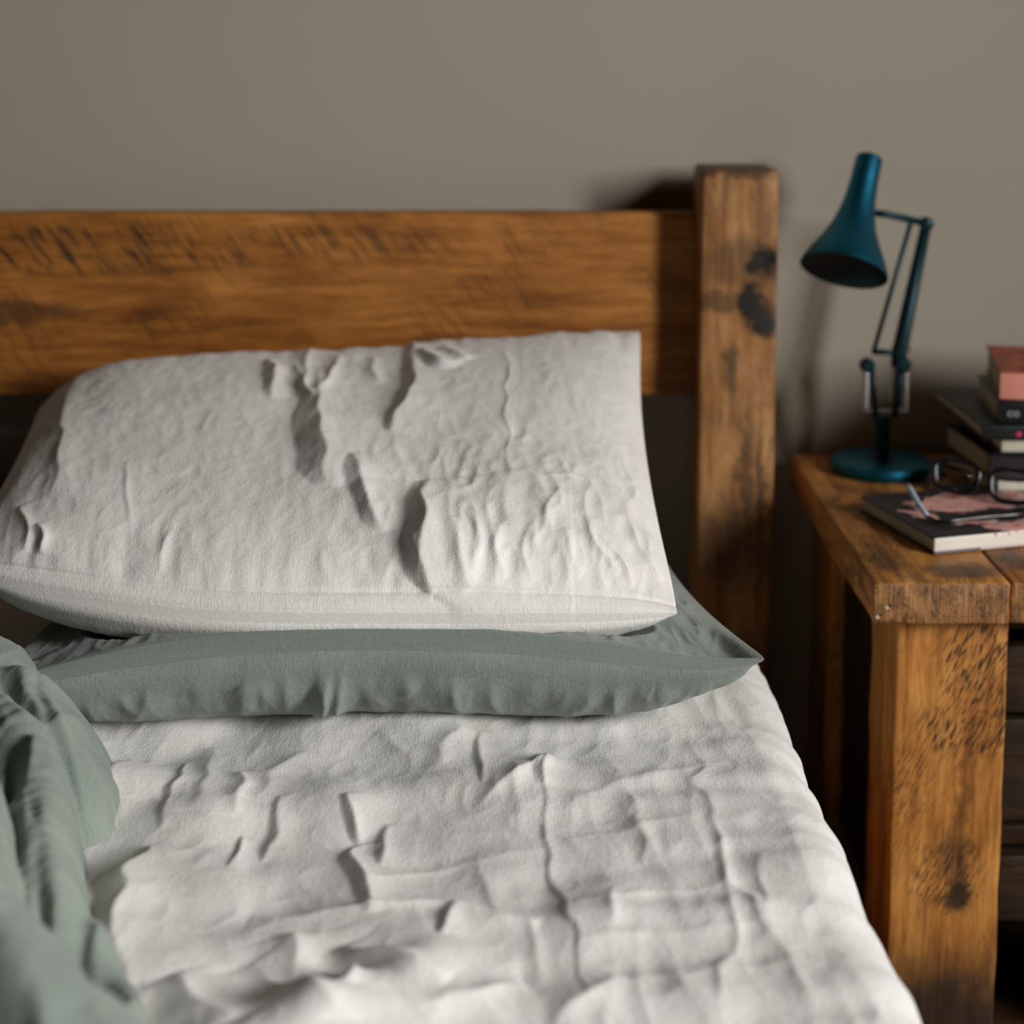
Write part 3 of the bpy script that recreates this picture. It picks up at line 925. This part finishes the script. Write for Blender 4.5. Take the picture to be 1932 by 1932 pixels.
M_hole = plain('nail_hole', (0.004, 0.003, 0.002, 1), 0.9)
M_fill = plain('pale_filler', lin(190, 170, 140), 0.8)

TX0, TY0, TY1, TZ = 0.369, -0.541, -0.025, 0.612
tb = empty('bedside_table', 'chunky reclaimed pine bedside table with drawers carrying the lamp and books', 'bedside table', (0.64, -0.28, 0))
tx, ty = 0.64, -0.28
bw = [0.141, 0.138, 0.142, 0.139]
cx = TX0
for k, b in enumerate(bw):
    tbd = block('tabletop_board', (b - 0.0012, TY1 - TY0 - 0.002 * (k % 2), 0.044), M_top, tb,
          (cx + b / 2 - tx, (TY0 + TY1) / 2 - ty, TZ - 0.022), 0.0032, (6, 24, 3), 0.0005, 10 + k)
    if k == 0:
        for hx_, hz_ in ((0.0175, 0.588), (0.0080, 0.578)):
            lathe('nail_hole', [(0.0014, 0), (0.0014, 0.0012), (0, 0.0012)], M_hole, tbd,
                  (hx_ - b / 2, -(TY1 - TY0) / 2 + 0.0006, hz_ - TZ + 0.022), (0, -1, 0), 14)
            lathe('nail_filler', [(0.0024, 0), (0.0022, 0.0008), (0, 0.0008)], M_fill, tbd,
                  (hx_ - b / 2 - 0.0026, -(TY1 - TY0) / 2 + 0.0006, hz_ - TZ + 0.0200), (0, -1, 0), 12)
    cx += b
TX1 = cx
LEGW = 0.117
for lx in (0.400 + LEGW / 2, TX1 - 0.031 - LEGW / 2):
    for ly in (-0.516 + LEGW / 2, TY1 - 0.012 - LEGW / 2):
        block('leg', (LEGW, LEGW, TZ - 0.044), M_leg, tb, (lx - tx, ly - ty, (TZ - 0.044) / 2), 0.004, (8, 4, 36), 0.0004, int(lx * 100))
# drawer fronts sit back between the legs
ix0, ix1 = 0.400 + LEGW + 0.002, TX1 - 0.031 - LEGW - 0.002
iw, icx = ix1 - ix0, (ix0 + ix1) / 2
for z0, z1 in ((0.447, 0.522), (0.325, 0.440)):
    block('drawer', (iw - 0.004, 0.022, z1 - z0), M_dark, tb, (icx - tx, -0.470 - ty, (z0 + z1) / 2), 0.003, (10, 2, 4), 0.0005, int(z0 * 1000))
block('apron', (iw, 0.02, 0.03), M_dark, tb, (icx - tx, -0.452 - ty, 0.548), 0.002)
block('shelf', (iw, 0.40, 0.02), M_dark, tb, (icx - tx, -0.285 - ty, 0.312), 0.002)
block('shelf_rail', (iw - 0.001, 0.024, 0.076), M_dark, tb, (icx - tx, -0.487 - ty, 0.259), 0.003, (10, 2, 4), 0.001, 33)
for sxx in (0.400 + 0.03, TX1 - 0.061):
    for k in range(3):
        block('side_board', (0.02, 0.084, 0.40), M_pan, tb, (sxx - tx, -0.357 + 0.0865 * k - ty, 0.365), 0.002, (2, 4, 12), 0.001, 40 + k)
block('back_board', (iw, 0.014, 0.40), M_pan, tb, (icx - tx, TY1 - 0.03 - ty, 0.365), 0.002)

# ================================================================ books
M_page = NT('book_pages')
pco = M_page.n('ShaderNodeTexCoord').outputs['Object']
pn = M_page.noise(M_page.mapping(pco, (6, 6, 1400)), 1, 2, 0.6)
M_page = M_page.out(Base_Color=M_page.ramp(pn, [(0.3, lin(150, 138, 116)), (0.7, lin(196, 184, 160))]), Roughness=0.9, Specular_IOR_Level=0.1)


def book(name, label, corner, yaw, L, Wd, T, cover, spine_mat=None, back_mat=None, board=0.0025, over=0.003, group=None,
         spine_side='front', page=None):
    """Lying flat; corner = front left bottom corner; L along the front edge, Wd going back. Spine along the front."""
    e = empty(name, label, 'book', corner, yaw, group)
    p = block('pages', (L - 2 * over, Wd - over - 0.001, T - 2 * board), page or M_page, e, (L / 2, Wd / 2 + 0.0005 - over / 2 + 0.001, T / 2), 0.0012)
    block('back_cover', (L, Wd, board), back_mat or cover, e, (L / 2, Wd / 2, board / 2), 0.0009, (8, 8, 1))
    c = block('front_cover', (L, Wd, board), cover, e, (L / 2, Wd / 2, T - board / 2), 0.0009, (8, 8, 1))
    if spine_side == 'front':
        block('spine', (L, 0.0035, T - 0.0006), spine_mat or cover, e, (L / 2, 0.0010, T / 2), 0.0015, (8, 1, 4))
    return e
#BOOKS

def jacket(name):
    """Charcoal jacket with loose salmon pink painted shapes."""
    t = NT(name)
    co = t.n('ShaderNodeTexCoord').outputs['Object']
    pk = spots_mask(t, co, [((-0.015, 0.028, 0.01), (0.075, 0.044, 0.03), 1.0), ((-0.077, 0.013, 0.01), (0.020, 0.015, 0.03), 1.0),
                            ((-0.072, -0.008, 0.01), (0.020, 0.013, 0.03), 1.0), ((0.030, -0.068, 0.01), (0.085, 0.026, 0.03), 1.0),
                            ((0.045, 0.02, 0.01), (0.05, 0.04, 0.03), 1.0), ((-0.035, -0.046, 0.01), (0.034, 0.009, 0.03), 1.0)])
    pk = t.step(pk, 0.35, 0.55)
    n = t.noise(t.mapping(co, (40, 110, 1)), 1, 4, 0.6, 0.5)
    pink = t.ramp(n, [(0.38, lin(196, 100, 90)), (0.48, lin(222, 164, 154)), (0.65, lin(230, 196, 188))])
    return t.out(Base_Color=t.mix(pk, lin(40, 38, 40), pink), Roughness=0.5, Specular_IOR_Level=0.4)


def jacket_spine(name):
    t = NT(name)
    co = t.n('ShaderNodeTexCoord').outputs['Object']
    x, _, z = t.n('ShaderNodeSeparateXYZ', {0: co}).outputs
    c = lin(226, 219, 205)
    low = t.math('LESS_THAN', z, -0.0052)
    c = t.mix(low, c, t.mix(t.step(x, -0.052, -0.050), lin(122, 118, 122), lin(222, 200, 196)))
    n = t.noise(t.mapping(co, (160, 1, 160)), 1, 3)
    hi = t.math('MULTIPLY', t.math('GREATER_THAN', z, 0.0052), t.math('MULTIPLY', t.step(x, -0.036, -0.034), t.step(n, 0.5, 0.58)))
    c = t.mix(hi, c, lin(200, 130, 120))
    return t.out(Base_Color=c, Roughness=0.45, Specular_IOR_Level=0.4)


def mottled(name, a, b, scale=60):
    t = NT(name)
    co = t.n('ShaderNodeTexCoord').outputs['Object']
    return t.out(Base_Color=t.mix(t.step(t.noise(co, scale, 3, 0.6), 0.45, 0.62), a, b), Roughness=0.5, Specular_IOR_Level=0.35)


M_coal = plain('charcoal_cover', lin(30, 29, 31), 0.5, spec=0.35)
M_black = plain('black_cover', lin(20, 24, 24), 0.45, spec=0.35)
M_green = plain('bottle_green_cover', lin(18, 30, 26), 0.5, spec=0.3)
M_brown = plain('brown_black_cover', lin(28, 24, 20), 0.6, spec=0.3)
M_red = mottled('brick_red_cover', lin(172, 82, 52), lin(120, 52, 40), 45)
M_pink = plain('salmon_spine', lin(224, 146, 126), 0.5, spec=0.35)
M_amber = plain('amber_cover', lin(150, 96, 24), 0.5, spec=0.35)
M_cream = plain('cream_paper', lin(214, 206, 186), 0.8, spec=0.2)
M_ink = plain('pale_ink', lin(190, 200, 200), 0.6)
M_mag = plain('magenta_ink', lin(196, 40, 96), 0.6)

bk = book('book', 'dark hardback with pink shapes and cream spine under the spectacles', (0.453, -0.452, 0.6125), math.radians(16),
          0.215, 0.168, 0.0185, jacket('painted_jacket'), jacket_spine('cream_jacket_spine'), M_coal, board=0.0022)
ST = 'books piled beside the lamp'
book('book', 'cream spined book at the foot of the pile behind the spectacles', (0.566, -0.272, 0.6125), math.radians(-4),
     0.21, 0.150, 0.0335, M_brown, M_cream, M_brown, group=ST)
book('book', 'thick brown black book, second from the foot of the pile', (0.562, -0.268, 0.6464), math.radians(5),
     0.21, 0.150, 0.030, M_brown, M_brown, M_brown, group=ST)
bw_ = book('book', 'dark covered book showing a white page edge, under the large green black one', (0.567, -0.276, 0.6768), math.radians(-3),
           0.20, 0.150, 0.0195, M_black, None, M_black, group=ST, spine_side='none', page=M_cream, over=0.008)
b3 = book('book', 'large thin green black book jutting out left of the pile', (0.548, -0.286, 0.6967), math.radians(1),
          0.26, 0.208, 0.0168, M_green, M_black, M_black, group=ST)
block('spine_mark', (0.006, 0.0006, 0.0055), M_mag, b3, (0.043, -0.001, 0.0065), 0.00025)
b2 = book('book', 'black paperback with pale spine lettering, second from the top', (0.5675, -0.276, 0.7139), math.radians(-6.5),
          0.20, 0.150, 0.0272, M_black, M_black, M_black, board=0.0012, group=ST)
fc_ = bpy.data.curves.new('spine_lettering', 'FONT')
fc_.body = 'CO'
fc_.size = 0.0088
fc_.space_character = 1.12
fc_.extrude = 0.0002
fc_.materials.append(M_ink)
tmp = bpy.data.objects.new('spine_lettering', fc_)
COL.objects.link(tmp)
fm = bpy.data.meshes.new_from_object(tmp.evaluated_get(bpy.context.evaluated_depsgraph_get()))
bpy.data.objects.remove(tmp)
fo = bpy.data.objects.new('spine_lettering', fm)
COL.objects.link(fo)
fo.parent = b2
fo.location = (0.0118, -0.0010, 0.0092)
fo.rotation_euler = (math.pi / 2, 0, 0)
b1 = book('book', 'brick red paperback with salmon pink spine on top of the pile', (0.571, -0.271, 0.7415), math.radians(-10.5),
          0.18, 0.172, 0.0320, M_red, M_pink, M_amber, board=0.0014, group=ST)
#END-BOOKS

# ================================================================ desk lamp
#LAMP

M_teal = plain('teal_enamel', lin(36, 108, 134), 0.44, 1.0, 0.5)
M_teald = plain('dark_teal_enamel', lin(14, 46, 52), 0.45, 0.5, 0.45)
M_chrome = plain('chrome', (0.75, 0.74, 0.72, 1), 0.22, 1.0)
M_inside = plain('shade_inside', lin(16, 22, 24), 0.5)
M_bulb = plain('bulb_glass', lin(52, 60, 62), 0.12)
lx0, ly0, lz0 = 0.471, -0.112, 0.612
lamp = empty('desk_lamp', 'small teal jointed desk lamp with flared shade standing on the bedside table', 'lamp', (lx0, ly0, lz0))


def L(x, z, y=0.0):
    return (x - lx0, y, z - lz0)


lathe('base', [(0.058, 0), (0.0625, 0.001), (0.064, 0.004), (0.064, 0.011), (0.0625, 0.0145), (0.059, 0.0162), (0.02, 0.0172), (0.0, 0.0172)],
      M_teal, lamp, (0, 0, 0.0003), seg=64)
lathe('stem', [(0.0125, 0), (0.0125, 0.004), (0.0095, 0.006), (0.0090, 0.045), (0.0105, 0.047), (0.0105, 0.056), (0.0, 0.057)],
      M_teald, lamp, L(0.472, 0.6288))
block('spring_bracket', (0.052, 0.006, 0.0035), M_chrome, lamp, L(0.474, 0.690), 0.0012)
for x0, z0, x1, z1 in ((0.462, 0.684, 0.4545, 0.752), (0.486, 0.683, 0.4925, 0.752)):
    for yy in (-0.004, 0.004):
        tube('lower_arm', [L(x0, z0, yy), L(x1, z1, yy)], 0.0034, M_teald, lamp, 10)
for x0, z0, x1, z1, yy in ((0.4475, 0.695, 0.4475, 0.744, -0.006), (0.4975, 0.689, 0.4975, 0.741, -0.006), (0.484, 0.70, 0.4855, 0.75, 0.008)):
    pts = []
    for k in range(15 * 10 + 1):
        a = 2 * math.pi * k / 10
        f = k / 150
        pts.append(L(x0 + (x1 - x0) * f + 0.0036 * math.cos(a), z0 + (z1 - z0) * f, yy + 0.0036 * math.sin(a)))
    tube('spring', pts, 0.0011, M_chrome, lamp, 6)
for x, z, r in ((0.449, 0.750, 0.0095), (0.4935, 0.751, 0.0105)):
    lathe('joint_knob', [(r * 0.75, 0), (r, 0.003), (r, 0.012), (r * 0.7, 0.015), (0, 0.0155)], M_teald, lamp, L(x, z, 0.004), (0, -1, 0), 24)
lathe('joint_screw', [(0.0035, 0), (0.0035, 0.002), (0, 0.0025)], M_chrome, lamp, L(0.5005, 0.772, -0.006), (0, -1, 0), 14)
tube('cross_link', [L(0.456, 0.767), L(0.490, 0.765)], 0.0038, M_teald, lamp, 10)
tube('upper_arm', [L(0.4885, 0.748), L(0.490, 0.765), L(0.5195, 0.930)], [0.0088, 0.0100, 0.0068], M_teald, lamp, 14)
tube('upper_rod', [L(0.457, 0.765), L(0.4995, 0.930)], 0.0030, M_teald, lamp, 10)
lathe('elbow_joint', [(0.006, 0), (0.0085, 0.002), (0.0085, 0.012), (0.006, 0.014), (0, 0.0142)], M_teald, lamp, L(0.5195, 0.930, 0.007), (0, -1, 0), 24)
tube('shade_arm', [L(0.449, 0.945, -0.012), L(0.470, 0.942, -0.006), L(0.5205, 0.930, 0)], 0.0045, M_teald, lamp, 10)
top = Vector(L(0.4470, 1.013, 0.004))
mouth = Vector(L(0.4040, 0.880, -0.066))
axis = mouth - top
Ls = axis.length
prof = [(0.0, 0.0), (0.0145, 0.0), (0.0163, 0.0015), (0.0168, 0.004), (0.0172, 0.2 * Ls), (0.0190, 0.36 * Ls), (0.0225, 0.5 * Ls), (0.0280, 0.63 * Ls),
        (0.0370, 0.76 * Ls), (0.0468, 0.88 * Ls), (0.0522, 0.955 * Ls), (0.0540, Ls)]
outer = prof
inner_ = [(0.0530, Ls), (0.0508, 0.955 * Ls), (0.0452, 0.88 * Ls), (0.0355, 0.76 * Ls), (0.0262, 0.63 * Ls), (0.021, 0.5 * Ls), (0.0172, 0.36 * Ls), (0.0, 0.35 * Ls)]
shade = lathe('shade', outer + inner_[:1], M_teal, lamp, tuple(top), tuple(axis), 64)
lathe('shade_lining', inner_, M_inside, shade, tuple(top), tuple(axis), 64)
lathe('bulb', [(0.0, 0.36 * Ls), (0.009, 0.40 * Ls), (0.010, 0.55 * Ls), (0.015, 0.66 * Ls), (0.0195, 0.77 * Ls), (0.018, 0.86 * Ls), (0.011, 0.915 * Ls), (0, 0.93 * Ls)],
      M_bulb, shade, tuple(top), tuple(axis), 32)
#END-LAMP

# ================================================================ spectacles
#GLASSES

gt = NT('spectacle_glass')
M_glass = gt.out(Base_Color=(0.97, 0.98, 0.97, 1), Roughness=0.02, Transmission_Weight=1.0, IOR=1.12)
M_frame = plain('black_acetate', lin(12, 14, 16), 0.18, spec=0.55)
ct = NT('clear_acetate')
M_clear = ct.out(Base_Color=lin(176, 190, 206), Roughness=0.25, Specular_IOR_Level=0.6)
gx, gy, gz = 0.54, -0.285, 0.632
gl = empty('spectacles', 'black framed spectacles resting on the pink and charcoal book', 'glasses', (gx, gy, gz))
e1 = Vector((0.93, -0.35, -0.09)).normalized()
e2 = Vector((0.05, 0.40, 0.91))
e2 = (e2 - e1 * e2.dot(e1)).normalized()
e3 = e1.cross(e2)
G = lambda x, y, z: Vector((x - gx, y - gy, z - gz))
cl = G(0.516, -0.300, 0.6570)
cr = cl + e1 * 0.0635


def rim_pts(c, side, k=1.0, n=36):
    out = []
    for i in range(n):
        a = 2 * math.pi * i / n
        ca, sa = math.cos(a), math.sin(a)
        x = math.copysign(abs(ca) ** 0.62, ca) * 0.0245
        y = math.copysign(abs(sa) ** 0.68, sa) * 0.0185
        x *= 1 + 0.10 * (y / 0.0185)          # wider at the brow
        y += 0.0012 * side * (x / 0.0245)
        out.append(c + e1 * (x * k) + e2 * (y * k) + e3 * (0.0022 * (x / 0.0245) ** 2))
    return out


for c, sd in ((cl, -1), (cr, 1)):
    tube('rim', rim_pts(c, sd), 0.0026, M_frame, gl, 10, True, (1.0, 1.15))
    ring = rim_pts(c, sd, 0.965)
    V, Fc = [], []
    for off in (-0.0007, 0.0007):
        V += [p + e3 * off for p in ring] + [c + e3 * (off + 0.0012)]
    n = len(ring)
    for i in range(n):
        j = (i + 1) % n
        Fc += [(i, j, n), (n + 1 + j, n + 1 + i, 2 * n + 1), (j, i, n + 1 + i, n + 1 + j)]
    link('lens', V, Fc, M_glass, gl)
mid = (cl + cr) / 2
tube('bridge', [cl + e1 * 0.0248 + e2 * 0.004, mid + e2 * 0.0085 + e3 * 0.001, cr - e1 * 0.0248 + e2 * 0.004], [0.0024, 0.0026, 0.0024], M_frame, gl, 10)
hl = cl - e1 * 0.0265 + e2 * 0.010
hr = cr + e1 * 0.0265 + e2 * 0.010
tube('temple', [tuple(p) for p in spline([hl, G(0.480, -0.310, 0.6520), G(0.4745, -0.325, 0.643), G(0.4536, -0.357, 0.6345)], 14)],
     [0.0026] * 8 + [0.0022] * 6, M_frame, gl, 8, False, (1.3, 0.8))
tp = tube('temple', [tuple(p) for p in spline([hr, G(0.606, -0.335, 0.648), G(0.578, -0.378, 0.638), G(0.519, -0.3935, 0.636), G(0.474, -0.405, 0.635), G(0.4612, -0.389, 0.6355)], 24)],
          0.0024, M_frame, gl, 8, False, (1.5, 0.8))
ti = tube('temple_tip', [tuple(p) for p in spline([G(0.4612, -0.3890, 0.6357), G(0.4520, -0.375, 0.6500), G(0.4450, -0.360, 0.6645)], 8)],
          [0.0022, 0.0025, 0.0026, 0.0026, 0.0027, 0.0028, 0.0027, 0.0015], M_clear, tp, 8, False, (1.4, 0.8))
tag(ti, 'clear tip of the spectacle arm')
#END-GLASSES
